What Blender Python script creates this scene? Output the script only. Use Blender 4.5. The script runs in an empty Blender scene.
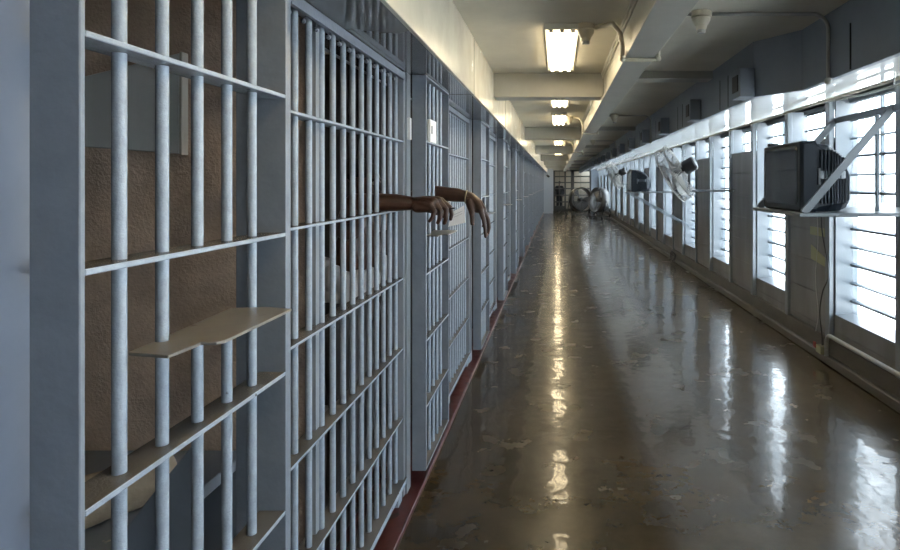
import bpy, bmesh, math, random
from mathutils import Vector, Matrix
random.seed(7)
PI = math.pi
S = bpy.context.scene
COL = S.collection

# ------------------------------------------------------------------ materials
def mat(name, base, rough=0.5, top_tint=None, metal=0.0, emit=None, estr=0.0, var=0.0, vscale=6.0, bump=0.0, bscale=60.0,
        spec=0.5, spots=None, spot_scale=40.0, spot_lo=0.70, rvar=0.0, stretch=(1, 1, 1), coat=0.0):
    m = bpy.data.materials.new(name); m.use_nodes = True
    nt = m.node_tree; N = nt.nodes; L = nt.links
    b = N['Principled BSDF']
    b.inputs['Base Color'].default_value = (*base, 1)
    b.inputs['Roughness'].default_value = rough
    b.inputs['Metallic'].default_value = metal
    b.inputs['Specular IOR Level'].default_value = spec
    b.inputs['Coat Weight'].default_value = coat
    b.inputs['Coat Roughness'].default_value = 0.08
    if emit:
        b.inputs['Emission Color'].default_value = (*emit, 1)
        b.inputs['Emission Strength'].default_value = estr
    if var or bump or spots or rvar or top_tint:
        tc = N.new('ShaderNodeTexCoord'); mp = N.new('ShaderNodeMapping')
        mp.inputs['Scale'].default_value = stretch
        L.new(tc.outputs['Object'], mp.inputs['Vector'])
        src = mp.outputs['Vector']
    col_out = None
    if var:
        n = N.new('ShaderNodeTexNoise'); n.inputs['Scale'].default_value = vscale; n.inputs['Detail'].default_value = 6
        n.inputs['Roughness'].default_value = 0.65
        L.new(src, n.inputs['Vector'])
        r = N.new('ShaderNodeValToRGB')
        r.color_ramp.elements[0].position = 0.3; r.color_ramp.elements[1].position = 0.7
        r.color_ramp.elements[0].color = (*[max(0, c * (1 - var)) for c in base], 1)
        r.color_ramp.elements[1].color = (*[min(1, c * (1 + var)) for c in base], 1)
        L.new(n.outputs['Fac'], r.inputs['Fac']); col_out = r.outputs['Color']
    if spots:
        n2 = N.new('ShaderNodeTexNoise'); n2.inputs['Scale'].default_value = spot_scale; n2.inputs['Detail'].default_value = 3
        L.new(src, n2.inputs['Vector'])
        r2 = N.new('ShaderNodeValToRGB')
        r2.color_ramp.elements[0].position = spot_lo; r2.color_ramp.elements[1].position = spot_lo + 0.03
        r2.color_ramp.elements[0].color = (0, 0, 0, 1); r2.color_ramp.elements[1].color = (1, 1, 1, 1)
        L.new(n2.outputs['Fac'], r2.inputs['Fac'])
        mx = N.new('ShaderNodeMix'); mx.data_type = 'RGBA'
        L.new(r2.outputs['Color'], mx.inputs['Factor'])
        if col_out: L.new(col_out, mx.inputs['A'])
        else: mx.inputs['A'].default_value = (*base, 1)
        mx.inputs['B'].default_value = (*spots, 1)
        col_out = mx.outputs['Result']
    if top_tint:  # blend to a second colour on upward-facing surfaces
        ge = N.new('ShaderNodeNewGeometry'); sx = N.new('ShaderNodeSeparateXYZ'); L.new(ge.outputs['Normal'], sx.inputs[0])
        dm = N.new('ShaderNodeMapRange'); dm.inputs['From Min'].default_value = 0.75; dm.inputs['From Max'].default_value = 0.95
        L.new(sx.outputs['Z'], dm.inputs['Value'])
        mx2 = N.new('ShaderNodeMix'); mx2.data_type = 'RGBA'; L.new(dm.outputs['Result'], mx2.inputs['Factor'])
        if col_out: L.new(col_out, mx2.inputs['A'])
        else: mx2.inputs['A'].default_value = (*base, 1)
        mx2.inputs['B'].default_value = (*top_tint, 1); col_out = mx2.outputs['Result']
    if col_out: L.new(col_out, b.inputs['Base Color'])
    if rvar:
        n3 = N.new('ShaderNodeTexNoise'); n3.inputs['Scale'].default_value = vscale * 1.7; n3.inputs['Detail'].default_value = 5
        L.new(src, n3.inputs['Vector'])
        mr = N.new('ShaderNodeMapRange'); mr.inputs['From Min'].default_value = 0.3; mr.inputs['From Max'].default_value = 0.7
        mr.inputs['To Min'].default_value = rough - rvar; mr.inputs['To Max'].default_value = rough + rvar
        L.new(n3.outputs['Fac'], mr.inputs['Value']); L.new(mr.outputs['Result'], b.inputs['Roughness'])
    if bump:
        n4 = N.new('ShaderNodeTexNoise'); n4.inputs['Scale'].default_value = bscale; n4.inputs['Detail'].default_value = 3
        L.new(src, n4.inputs['Vector'])
        bp = N.new('ShaderNodeBump'); bp.inputs['Strength'].default_value = bump; bp.inputs['Distance'].default_value = 0.01
        L.new(n4.outputs['Fac'], bp.inputs['Height']); L.new(bp.outputs['Normal'], b.inputs['Normal'])
    return m

M = {}
M['bar'] = mat('bar_paint', (0.325, 0.375, 0.44), 0.27, top_tint=(0.13, 0.12, 0.11), var=0.12, vscale=45, bump=0.13, bscale=190, spots=(0.06, 0.045, 0.035), spot_scale=26, spot_lo=0.74)
M['frame'] = mat('frame_paint', (0.20, 0.225, 0.265), 0.40, top_tint=(0.13, 0.12, 0.11), var=0.10, vscale=12, bump=0.12, bscale=60, spots=(0.05, 0.04, 0.035), spot_scale=18, spot_lo=0.75)
M['shelf'] = mat('shelf_steel', (0.20, 0.185, 0.165), 0.3, var=0.14, vscale=10, spots=(0.07, 0.04, 0.025), spot_scale=30, spot_lo=0.70)
M['post'] = mat('post_paint', (0.25, 0.272, 0.30), 0.35, var=0.06, vscale=5, spots=(0.04, 0.035, 0.03), spot_scale=14, spot_lo=0.75)
M['plate'] = mat('plate_paint', (0.20, 0.23, 0.30), 0.4, var=0.08, vscale=5, spots=(0.05, 0.045, 0.04), spot_scale=12, spot_lo=0.74)
M['fascia'] = mat('fascia_cream_enamel', (0.60, 0.565, 0.47), 0.22, var=0.08, vscale=3, rvar=0.06)
M['under'] = mat('track_cover_enamel', (0.13, 0.132, 0.138), 0.06, var=0.06, vscale=3, bump=0.015, bscale=10)
M['ceil'] = mat('ceiling_paint', (0.60, 0.575, 0.49), 0.55, var=0.10, vscale=2.2)
M['beam'] = mat('beam_paint', (0.40, 0.395, 0.355), 0.38, var=0.08, vscale=4)
M['soffit'] = mat('soffit_paint', (0.215, 0.245, 0.29), 0.5, var=0.10, vscale=3)
M['vent'] = mat('vent_paint', (0.20, 0.235, 0.28), 0.5)
M['eave'] = mat('eave_gloss_white', (0.84, 0.84, 0.82), 0.08, var=0.05, vscale=3, bump=0.02, bscale=6)
M['column'] = mat('column_paint', (0.20, 0.225, 0.25), 0.35, var=0.08, vscale=6)
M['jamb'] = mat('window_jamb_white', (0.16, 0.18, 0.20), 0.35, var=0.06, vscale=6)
M['slat'] = mat('louvre_bar_paint', (0.16, 0.19, 0.22), 0.5)
M['dark'] = mat('black_slot', (0.012, 0.012, 0.014), 0.5)
M['curb'] = mat('red_floor_paint', (0.075, 0.018, 0.015), 0.4, var=0.35, vscale=9, rvar=0.1, spots=(0.03, 0.02, 0.018), spot_scale=9, spot_lo=0.62)
M['cellfloor'] = mat('cell_floor', (0.07, 0.06, 0.055), 0.5, var=0.2)
M['stucco'] = mat('tan_stucco', (0.56, 0.43, 0.335), 0.75, var=0.22, vscale=7, bump=0.5, bscale=95)
M['cellshade'] = mat('cell_wall_shade_tone', (0.05, 0.047, 0.046), 0.7, var=0.2, vscale=5)  # gloom of the further cells put into their partition colour
M['light_body'] = mat('light_housing', (0.75, 0.73, 0.66), 0.4)
M['tube'] = mat('fluorescent_tube', (1, 0.95, 0.85), 0.5, emit=(1.0, 0.83, 0.55), estr=11)
M['conduit'] = mat('cream_conduit', (0.55, 0.50, 0.40), 0.35)
M['conduit_grey'] = mat('grey_conduit', (0.40, 0.40, 0.38), 0.4)
M['tv'] = mat('tv_plastic', (0.008, 0.014, 0.022), 0.42, spec=0.3, bump=0.1, bscale=300)
M['screen'] = mat('tv_screen', (0.01, 0.013, 0.017), 0.06, spec=0.8)
M['tvband'] = mat('tv_grey_band', (0.16, 0.18, 0.20), 0.4)
M['bracket'] = mat('bracket_paint', (0.13, 0.145, 0.16), 0.35, var=0.1, vscale=9)
M['wire'] = mat('fan_wire', (0.27, 0.26, 0.24), 0.35, metal=0.3)
M['blade'] = mat('fan_blade', (0.30, 0.29, 0.27), 0.35, metal=0.5)
M['black'] = mat('black_plastic', (0.015, 0.015, 0.017), 0.4)
M['drum'] = mat('drum_steel', (0.10, 0.10, 0.10), 0.35, metal=0.3)
M['white'] = mat('white_card', (0.82, 0.82, 0.80), 0.5)
M['paper'] = mat('paper', (0.86, 0.86, 0.86), 0.6)
M['ink'] = mat('ink', (0.25, 0.25, 0.28), 0.6)
M['pen'] = mat('pen_black', (0.015, 0.015, 0.02), 0.3)
M['skin'] = mat('skin_dark', (0.055, 0.024, 0.014), 0.36, var=0.25, vscale=40, bump=0.15, bscale=180)
M['nail'] = mat('nail', (0.28, 0.15, 0.11), 0.3)
M['cloth'] = mat('white_cotton', (0.42, 0.42, 0.42), 0.85, bump=0.5, bscale=40)
M['greycloth'] = mat('dark_grey_cotton', (0.05, 0.05, 0.052), 0.85, bump=0.3, bscale=40)
M['darkcloth'] = mat('dark_uniform', (0.010, 0.011, 0.015), 0.85, bump=0.3, bscale=60)
M['hair'] = mat('hair_black', (0.008, 0.007, 0.006), 0.7, bump=0.8, bscale=200)
M['eye'] = mat('eye_white', (0.7, 0.68, 0.62), 0.2)
M['tan'] = mat('tan_band', (0.33, 0.27, 0.15), 0.5)
M['roll'] = mat('mattress_ticking', (0.36, 0.29, 0.21), 0.8, var=0.15, vscale=12, bump=0.4, bscale=30)
M['bunk'] = mat('bunk_steel_paint', (0.20, 0.225, 0.26), 0.42, var=0.08, spots=(0.4, 0.36, 0.32), spot_scale=16, spot_lo=0.74)
M['box'] = mat('box_grey', (0.55, 0.575, 0.575), 0.45, var=0.05, vscale=4)
M['boxedge'] = mat('box_edge_cream', (0.55, 0.52, 0.46), 0.5)
M['sticker'] = mat('yellow_sticker', (0.33, 0.32, 0.19), 0.5)
M['red'] = mat('red_plastic', (0.35, 0.03, 0.02), 0.4)
M['cord_dark'] = mat('dark_cord', (0.05, 0.05, 0.055), 0.5)
M['cord_white'] = mat('white_cord', (0.5, 0.5, 0.5), 0.5)
M['endblue'] = mat('end_wall_blue', (0.34, 0.38, 0.44), 0.5)
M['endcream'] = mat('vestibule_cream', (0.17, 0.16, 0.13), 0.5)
M['gate'] = mat('gate_dark', (0.03, 0.03, 0.03), 0.45)
M['ground'] = mat('pale_yard', (0.82, 0.82, 0.80), 0.9)
M['base'] = mat('base_concrete', (0.10, 0.092, 0.08), 0.5, var=0.25, vscale=6, stretch=(1, 0.3, 1))

# steel infill panels with horizontal seams
def panel_mat():
    m = mat('steel_infill_panel', (0.185, 0.185, 0.19), 0.4)
    nt = m.node_tree; N = nt.nodes; L = nt.links; b = N['Principled BSDF']
    tc = N.new('ShaderNodeTexCoord')
    w = N.new('ShaderNodeTexWave'); w.wave_type = 'BANDS'; w.bands_direction = 'Z'; w.wave_profile = 'SAW'
    w.inputs['Scale'].default_value = 1.05
    L.new(tc.outputs['Object'], w.inputs['Vector'])
    r = N.new('ShaderNodeValToRGB')
    e = r.color_ramp.elements; e[0].position = 0.0; e[0].color = (0, 0, 0, 1); e[1].position = 0.06; e[1].color = (1, 1, 1, 1)
    L.new(w.outputs['Fac'], r.inputs['Fac'])
    bp = N.new('ShaderNodeBump'); bp.inputs['Strength'].default_value = 0.6; bp.inputs['Distance'].default_value = 0.01
    L.new(r.outputs['Color'], bp.inputs['Height']); L.new(bp.outputs['Normal'], b.inputs['Normal'])
    n = N.new('ShaderNodeTexNoise'); n.inputs['Scale'].default_value = 4; n.inputs['Detail'].default_value = 6
    mp = N.new('ShaderNodeMapping'); mp.inputs['Scale'].default_value = (1, 1, 0.3)
    L.new(tc.outputs['Object'], mp.inputs['Vector']); L.new(mp.outputs['Vector'], n.inputs['Vector'])
    r2 = N.new('ShaderNodeValToRGB')
    r2.color_ramp.elements[0].position = 0.3; r2.color_ramp.elements[0].color = (0.14, 0.138, 0.14, 1)
    r2.color_ramp.elements[1].position = 0.7; r2.color_ramp.elements[1].color = (0.22, 0.222, 0.23, 1)
    L.new(n.outputs['Fac'], r2.inputs['Fac']); L.new(r2.outputs['Color'], b.inputs['Base Color'])
    return m
M['panel'] = panel_mat()

def floor_mat():
    m = bpy.data.materials.new('polished_concrete'); m.use_nodes = True
    nt = m.node_tree; N = nt.nodes; L = nt.links; b = N['Principled BSDF']
    tc = N.new('ShaderNodeTexCoord')
    n = N.new('ShaderNodeTexNoise'); n.inputs['Scale'].default_value = 1.6; n.inputs['Detail'].default_value = 9; n.inputs['Roughness'].default_value = 0.68
    L.new(tc.outputs['Object'], n.inputs['Vector'])
    r = N.new('ShaderNodeValToRGB')
    e = r.color_ramp.elements
    e[0].position = 0.3; e[0].color = (0.022, 0.016, 0.009, 1)
    e[1].position = 0.72; e[1].color = (0.080, 0.056, 0.030, 1)
    L.new(n.outputs['Fac'], r.inputs['Fac'])
    # scratches and scuffs
    v = N.new('ShaderNodeTexVoronoi'); v.feature = 'DISTANCE_TO_EDGE'; v.inputs['Scale'].default_value = 0.8
    dn = N.new('ShaderNodeTexNoise'); dn.inputs['Scale'].default_value = 5; L.new(tc.outputs['Object'], dn.inputs['Vector'])
    mxv = N.new('ShaderNodeMix'); mxv.data_type = 'VECTOR'; mxv.inputs['Factor'].default_value = 0.35
    L.new(tc.outputs['Object'], mxv.inputs['A']); L.new(dn.outputs['Color'], mxv.inputs['B']); L.new(mxv.outputs['Result'], v.inputs['Vector'])
    rv = N.new('ShaderNodeValToRGB'); rv.color_ramp.elements[0].position = 0.0; rv.color_ramp.elements[0].color = (0.55, 0.55, 0.55, 1)
    rv.color_ramp.elements[1].position = 0.006; rv.color_ramp.elements[1].color = (1, 1, 1, 1)
    L.new(v.outputs['Distance'], rv.inputs['Fac'])
    mul = N.new('ShaderNodeMix'); mul.data_type = 'RGBA'; mul.blend_type = 'MULTIPLY'; mul.inputs['Factor'].default_value = 0.2
    L.new(r.outputs['Color'], mul.inputs['A']); L.new(rv.outputs['Color'], mul.inputs['B'])
    L.new(mul.outputs['Result'], b.inputs['Base Color'])
    n2 = N.new('ShaderNodeTexNoise'); n2.inputs['Scale'].default_value = 3.5; n2.inputs['Detail'].default_value = 7
    L.new(tc.outputs['Object'], n2.inputs['Vector'])
    mr = N.new('ShaderNodeMapRange'); mr.inputs['From Min'].default_value = 0.3; mr.inputs['From Max'].default_value = 0.7
    mr.inputs['To Min'].default_value = 0.16; mr.inputs['To Max'].default_value = 0.30
    L.new(n2.outputs['Fac'], mr.inputs['Value']); L.new(mr.outputs['Result'], b.inputs['Roughness'])
    b.inputs['Specular IOR Level'].default_value = 0.22
    b.inputs['Coat Weight'].default_value = 0.36; b.inputs['Coat Roughness'].default_value = 0.045; b.inputs['Coat IOR'].default_value = 1.4
    n3 = N.new('ShaderNodeTexNoise'); n3.inputs['Scale'].default_value = 6.5; n3.inputs['Detail'].default_value = 1.6
    mp = N.new('ShaderNodeMapping'); mp.inputs['Scale'].default_value = (1.0, 1.0, 1)
    L.new(tc.outputs['Object'], mp.inputs['Vector']); L.new(mp.outputs['Vector'], n3.inputs['Vector'])
    bp = N.new('ShaderNodeBump'); bp.inputs['Strength'].default_value = 0.14; bp.inputs['Distance'].default_value = 0.02
    L.new(n3.outputs['Fac'], bp.inputs['Height']); L.new(bp.outputs['Normal'], b.inputs['Normal']); L.new(bp.outputs['Normal'], b.inputs['Coat Normal'])
    return m
M['floor'] = floor_mat()

def pane_mat():
    m = bpy.data.materials.new('louvre_glass'); m.use_nodes = True
    nt = m.node_tree; N = nt.nodes; L = nt.links; N.remove(N['Principled BSDF'])
    out = N['Material Output']
    t = N.new('ShaderNodeBsdfTransparent'); g = N.new('ShaderNodeBsdfGlossy'); g.inputs['Roughness'].default_value = 0.05
    tc = N.new('ShaderNodeTexCoord'); n = N.new('ShaderNodeTexNoise'); n.inputs['Scale'].default_value = 3; n.inputs['Detail'].default_value = 5
    L.new(tc.outputs['Object'], n.inputs['Vector'])
    r = N.new('ShaderNodeValToRGB'); r.color_ramp.elements[0].position = 0.3; r.color_ramp.elements[0].color = (0.66, 0.71, 0.74, 1)
    r.color_ramp.elements[1].position = 0.6; r.color_ramp.elements[1].color = (0.95, 0.96, 0.97, 1)
    L.new(n.outputs['Fac'], r.inputs['Fac']); L.new(r.outputs['Color'], t.inputs['Color'])
    mx = N.new('ShaderNodeMixShader'); mx.inputs['Fac'].default_value = 0.05
    L.new(t.outputs[0], mx.inputs[1]); L.new(g.outputs[0], mx.inputs[2]); L.new(mx.outputs[0], out.inputs['Surface'])
    return m
M['pane'] = pane_mat()

# ------------------------------------------------------------------ mesh helpers
class MB:
    def __init__(s): s.bm = bmesh.new()
    def box(s, x0, x1, y0, y1, z0, z1):
        v = [s.bm.verts.new((x, y, z)) for x in (x0, x1) for y in (y0, y1) for z in (z0, z1)]
        for f in ((0, 1, 3, 2), (4, 6, 7, 5), (0, 4, 5, 1), (2, 3, 7, 6), (0, 2, 6, 4), (1, 5, 7, 3)):
            s.bm.faces.new([v[i] for i in f])
        return s
    def prism(s, pts, z0, z1):
        lo = [s.bm.verts.new((x, y, z0)) for x, y in pts]; hi = [s.bm.verts.new((x, y, z1)) for x, y in pts]
        n = len(pts)
        s.bm.faces.new(lo[::-1]); s.bm.faces.new(hi)
        for i in range(n): s.bm.faces.new((lo[i], lo[(i + 1) % n], hi[(i + 1) % n], hi[i]))
        return s
    def hexa(s, p):     # 8 points: bottom 4 (ring), top 4 (ring)
        v = [s.bm.verts.new(q) for q in p]
        for f in ((3, 2, 1, 0), (4, 5, 6, 7), (0, 1, 5, 4), (1, 2, 6, 5), (2, 3, 7, 6), (3, 0, 4, 7)):
            s.bm.faces.new([v[i] for i in f])
        return s
    def tube(s, pts, r, n=10, cap=True, closed=False):
        pts = [Vector(p) for p in pts]
        rs = r if isinstance(r, (list, tuple)) else [r] * len(pts)
        rings = []; up = None; N_ = len(pts)
        for i, p in enumerate(pts):
            if closed: t = pts[(i + 1) % N_] - pts[i - 1]
            else: t = pts[min(i + 1, N_ - 1)] - pts[max(i - 1, 0)]
            t.normalize()
            if up is None:
                up = Vector((0, 0, 1)) if abs(t.z) < 0.9 else Vector((1, 0, 0))
            a = t.cross(up); 
            if a.length < 1e-6: a = t.orthogonal()
            a.normalize(); b = a.cross(t).normalized(); up = b
            rings.append([s.bm.verts.new(p + (a * math.cos(2 * PI * k / n) + b * math.sin(2 * PI * k / n)) * rs[i]) for k in range(n)])
        m = N_ if closed else N_ - 1
        for i in range(m):
            A, B = rings[i], rings[(i + 1) % N_]
            for k in range(n): s.bm.faces.new((A[k], A[(k + 1) % n], B[(k + 1) % n], B[k]))
        if cap and not closed:
            s.bm.faces.new(rings[0][::-1]); s.bm.faces.new(rings[-1])
        return s
    def lathe(s, prof, origin, axis=(0, 0, 1), n=24):   # prof: list of (r, h) along the axis
        o = Vector(origin); ax = Vector(axis).normalized(); a = ax.orthogonal().normalized(); b = ax.cross(a)
        rings = []
        for r, h in prof:
            rings.append([s.bm.verts.new(o + ax * h + (a * math.cos(2 * PI * k / n) + b * math.sin(2 * PI * k / n)) * max(r, 1e-4)) for k in range(n)])
        for A, B in zip(rings, rings[1:]):
            for k in range(n): s.bm.faces.new((A[k], A[(k + 1) % n], B[(k + 1) % n], B[k]))
        s.bm.faces.new(rings[0][::-1]); s.bm.faces.new(rings[-1])
        return s
    def ball(s, c, r, sub=2, sc=(1, 1, 1), rot=None):
        mtx = Matrix.Translation(c) @ (rot.to_4x4() if rot else Matrix.Identity(4)) @ Matrix.Diagonal((r * sc[0], r * sc[1], r * sc[2], 1))
        bmesh.ops.create_icosphere(s.bm, subdivisions=sub, radius=1, matrix=mtx); return s
    def cone(s, a, b, ra, rb, n=16):     # rounded tapered limb segment
        a = Vector(a); b = Vector(b)
        s.tube([a, b], [ra, rb], n); s.ball(a, ra * 1.0, 2); s.ball(b, rb * 1.0, 2); return s
    def mesh(s, name, m, smooth=False, bevel=0.0):
        bmesh.ops.recalc_face_normals(s.bm, faces=s.bm.faces)
        if bevel:
            bmesh.ops.bevel(s.bm, geom=[e for e in s.bm.edges], offset=bevel, segments=1, affect='EDGES', profile=0.5)
        me = bpy.data.meshes.new(name); s.bm.to_mesh(me); s.bm.free()
        me.materials.append(m)
        if smooth:
            me.polygons.foreach_set('use_smooth', [True] * len(me.polygons))
        me.update(); return me
    def build(s, name, m, parent=None, smooth=False, bevel=0.0, angle=None):
        me = s.mesh(name, m, smooth or angle is not None, bevel)
        if angle is not None: me.set_sharp_from_angle(angle=math.radians(angle))
        o = bpy.data.objects.new(name, me); COL.objects.link(o)
        if parent: o.parent = parent; o.location = -parent.location if False else (0, 0, 0)
        return o

def tag(o, label=None, cat=None, group=None, kind=None):
    if label: o['label'] = label
    if cat: o['category'] = cat
    if group: o['group'] = group
    if kind: o['kind'] = kind
    return o
def empty(name, loc, label, cat, group=None):
    o = bpy.data.objects.new(name, None); COL.objects.link(o); o.location = loc; o.empty_display_size = 0.1
    return tag(o, label, cat, group)
def struct(o): o['kind'] = 'structure'; return o
def dup(root, loc, label=None):
    r = root.copy(); COL.objects.link(r); r.location = loc
    if label: r['label'] = label
    for ch in list(root.children):
        c = ch.copy(); COL.objects.link(c); c.parent = r
        for g in list(ch.children):
            d = g.copy(); COL.objects.link(d); d.parent = c
    return r
def arc(c, r, a0, a1, u, v, n=8):
    c = Vector(c); u = Vector(u); v = Vector(v)
    return [c + (u * math.cos(a0 + (a1 - a0) * i / n) + v * math.sin(a0 + (a1 - a0) * i / n)) * r for i in range(n + 1)]

EYE = 1.67
CEIL = 2.62
PITCH = 2.33
NC = 15
YE = 36.0            # end wall
YB = -2.3            # wall behind the camera
ORD = ['first', 'second', 'third', 'fourth', 'fifth', 'sixth', 'seventh', 'eighth', 'ninth', 'tenth', 'eleventh', 'twelfth',
       'thirteenth', 'fourteenth', 'fifteenth', 'sixteenth', 'seventeenth', 'eighteenth', 'nineteenth', 'twentieth', 'twenty-first', 'twenty-second', 'twenty-third']

# ------------------------------------------------------------------ setting
struct(MB().box(-0.728, 2.62, YB, YE + 4.0, -0.1, 0.0).build('floor', M['floor']))
struct(MB().box(-1.00, -0.728, YB, YE, -0.1, 0.028).build('trim_curb', M['curb'], bevel=0.004))
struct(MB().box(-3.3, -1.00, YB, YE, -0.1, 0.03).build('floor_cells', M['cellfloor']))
struct(MB().box(-3.4, 1.75, YB, YE + 4.0, CEIL, CEIL + 0.12).build('ceiling', M['ceil']))
struct(MB().box(-3.4, -3.3, YB, YE, -0.1, CEIL).build('wall_left', M['stucco']))
struct(MB().box(-3.4, 2.9, YB - 0.12, YB, -0.1, CEIL + 0.12).build('wall_back', M['stucco']))
struct(MB().box(-3.4, -0.55, YE + 0.0, YE + 0.12, 0, CEIL).build('wall_front', M['stucco']))

# overhanging track cover above the doors: dark enamel underside, cream enamel face
o = struct(MB().box(-1.0, -0.549, YB, YE, 2.252, 2.27).build('trim_track_cover', M['under']))
for i in range(17):
    y1 = 3.94 + 2.4 * (i - 1); y0 = max(YB, y1 - 2.4 + 0.006)
    if y0 > YE - 0.1: break
    struct(MB().box(-0.565, -0.545, y0 if i else YB, min(y1, YE), 2.25, CEIL).build('trim_fascia', M['fascia'], bevel=0.002))
struct(MB().box(-1.02, -1.0, YB, YE, 2.25, CEIL).build('trim_header', M['post']))
for i in range(12):
    y = 3.94 + 2.4 * i
    struct(MB().box(-0.566, -0.5435, y - 0.001, y + 0.008, 2.2485, CEIL).box(-0.80, -0.55, y - 0.001, y + 0.005, 2.2505, 2.26).build('trim_fascia_joint', M['dark']))

# wall plate left of the first door
struct(MB().box(-0.87, -0.79, YB, 0.908, 0.03, 2.252).build('wall_plate', M['plate']))

# ------------------------------------------------------------------ cell doors
HB = [0.228, -0.128, -0.487, -0.845, -1.20]
def flat(x0, x1, y0, y1, z0, z1): return MB().box(x0, x1, y0, y1, z0, z1)
def bar_mesh(x, y, z0, z1, r=0.0112):
    return MB().tube([(x, y, z0), (x, y, z1)], r, 14)

d = empty('cell_door', (-0.70, 0.88, 0.13), 'nearest barred grey cell door with a brown wall showing behind it', 'cell door', 'sliding cell doors')
DW = 0.68; DH = 2.12
def dz(h): return EYE + h - 0.13
flat(-0.075, 0, 0, 0.011, 0, DH).build('stile', M['frame'], d, bevel=0.0015)
flat(-0.075, 0, DW - 0.011, DW, 0, DH).build('stile', M['frame'], d, bevel=0.0015)
flat(-0.075, 0, 0.011, DW - 0.011, DH - 0.011, DH).build('rail', M['frame'], d, bevel=0.0015)
flat(-0.075, 0, 0.011, DW - 0.011, 0, 0.011).build('rail', M['frame'], d, bevel=0.0015)
for h in HB:
    flat(-0.070, 0.0, 0.011, DW - 0.011, dz(h) - 0.010, dz(h) + 0.0).build('crossbar', M['bar'], d, bevel=0.0015)
for i in range(5):
    y = 0.129 + 0.1095 * i
    if i in (2, 3):
        bar_mesh(-0.036, y, dz(HB[1]) - 0.012, DH - 0.005).build('bar', M['bar'], d, angle=40)
        bar_mesh(-0.036, y, 0.005, dz(-0.297)).build('bar', M['bar'], d, angle=40)
    else:
        bar_mesh(-0.036, y, 0.005, DH - 0.005).build('bar', M['bar'], d, angle=40)
sh = MB().prism([(-0.045, 0.162), (0.036, 0.144), (0.042, 0.213), (0.042, 0.228), (0.070, 0.230), (0.079, 0.242), (0.080, 0.523), (0.013, 0.545), (-0.068, 0.534)],
                dz(-0.300), dz(-0.294)).build('food_shelf', M['shelf'], d, bevel=0.001)
tag(sh, 'flat brown-grey steel food shelf')
doors = [d]
for k in range(1, NC):
    lab = ('grey barred cell door with a white square plate, behind the hanging hand' if k == 1 else
           f'{ORD[k]} grey barred cell door counting away from the camera')
    doors.append(dup(d, (-0.70, 0.88 + PITCH * k, 0.13), lab))

# fixed barred panels
p = empty('cell_front', (-0.80, 1.78, 0.06), 'fixed barred cell front with a forearm reaching out through its bars', 'cell front', 'fixed barred cell fronts')
PW = 1.38
def pz(h): return EYE + h - 0.06
flat(-0.07, 0, 0, 0.024, 0.04, 2.192).build('stile', M['frame'], p, bevel=0.002)
flat(-0.07, 0, PW - 0.012, PW, 0.04, 2.192).build('stile', M['frame'], p, bevel=0.002)
t = flat(-0.07, 0, 0.024, PW - 0.012, 2.175, 2.188)
t.box(-0.012, 0.004, 0.024, PW - 0.012, 2.150, 2.175)
for i in range(13):
    t.ball((-0.03, 0.075 + 0.1083 * i, 2.140), 0.010, 1)
t.build('top_rail', M['frame'], p)
for h in (0.22, -0.135, -0.494, -0.859, -1.222):
    flat(-0.070, 0.0, 0.024, PW - 0.012, pz(h) - 0.009, pz(h)).build('crossbar', M['bar'], p, bevel=0.0015)
for i in range(12):
    bar_mesh(-0.035, 0.129 + 0.1083 * i, 0.05, 2.178).build('bar', M['bar'], p, angle=40)
f = flat(-0.09, 0.012, 0.0, PW, 0.05, 0.062); f.box(0.0, 0.012, 0, PW, 0.035, 0.05); f.build('sill', M['bar'], p, bevel=0.0015)
for y in (0.30, 1.25):
    flat(-0.06, 0.0, y, y + 0.07, -0.032, 0.05).build('foot', M['bar'], p, bevel=0.002)
fronts = [p]
for k in range(1, NC - 1):
    fronts.append(dup(p, (-0.80, 1.78 + PITCH * k, 0.06), f'{ORD[k]} fixed barred cell front counting away from the camera'))

# posts between doors and fixed fronts, and the cell partitions behind them
jm = None; pm = None; wm = None
for k in range(NC):
    y = 0.88 + PITCH * k
    if k == 0:
        jm = struct(MB().box(-0.87, -0.80, y + 0.745, y + 0.898, 0.03, 2.252).build('trim_jamb', M['frame'], bevel=0.002))
        b_ = MB().box(-0.87, -0.79, y + PITCH - 0.05, y + PITCH + 0.028, 0.03, 2.252)
        b_.box(-0.87, -0.80, y + PITCH - 0.048, y + PITCH - 0.08, 0.03, 2.252)
        pm = struct(b_.build('trim_post', M['post'], bevel=0.002))
        wm = struct(MB().box(-3.3, -0.875, 2.10, 2.19, 0.03, CEIL).build('wall_partition', M['stucco']))
        m2 = struct(MB().box(-0.875, -0.838, 2.085, 2.125, 0.03, 2.25).build('trim_partition_edge', M['post']))
    else:
        c = jm.copy(); c.location.y = PITCH * k; COL.objects.link(c)
        c = pm.copy(); c.location.y = PITCH * k; COL.objects.link(c)
        if k == 1:
            wd = struct(MB().box(-3.3, -0.875, 2.10 + PITCH, 2.19 + PITCH, 0.03, CEIL).build('wall_partition', M['cellshade']))
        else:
            c = wd.copy(); c.location.y = PITCH * (k - 1); COL.objects.link(c)

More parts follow.
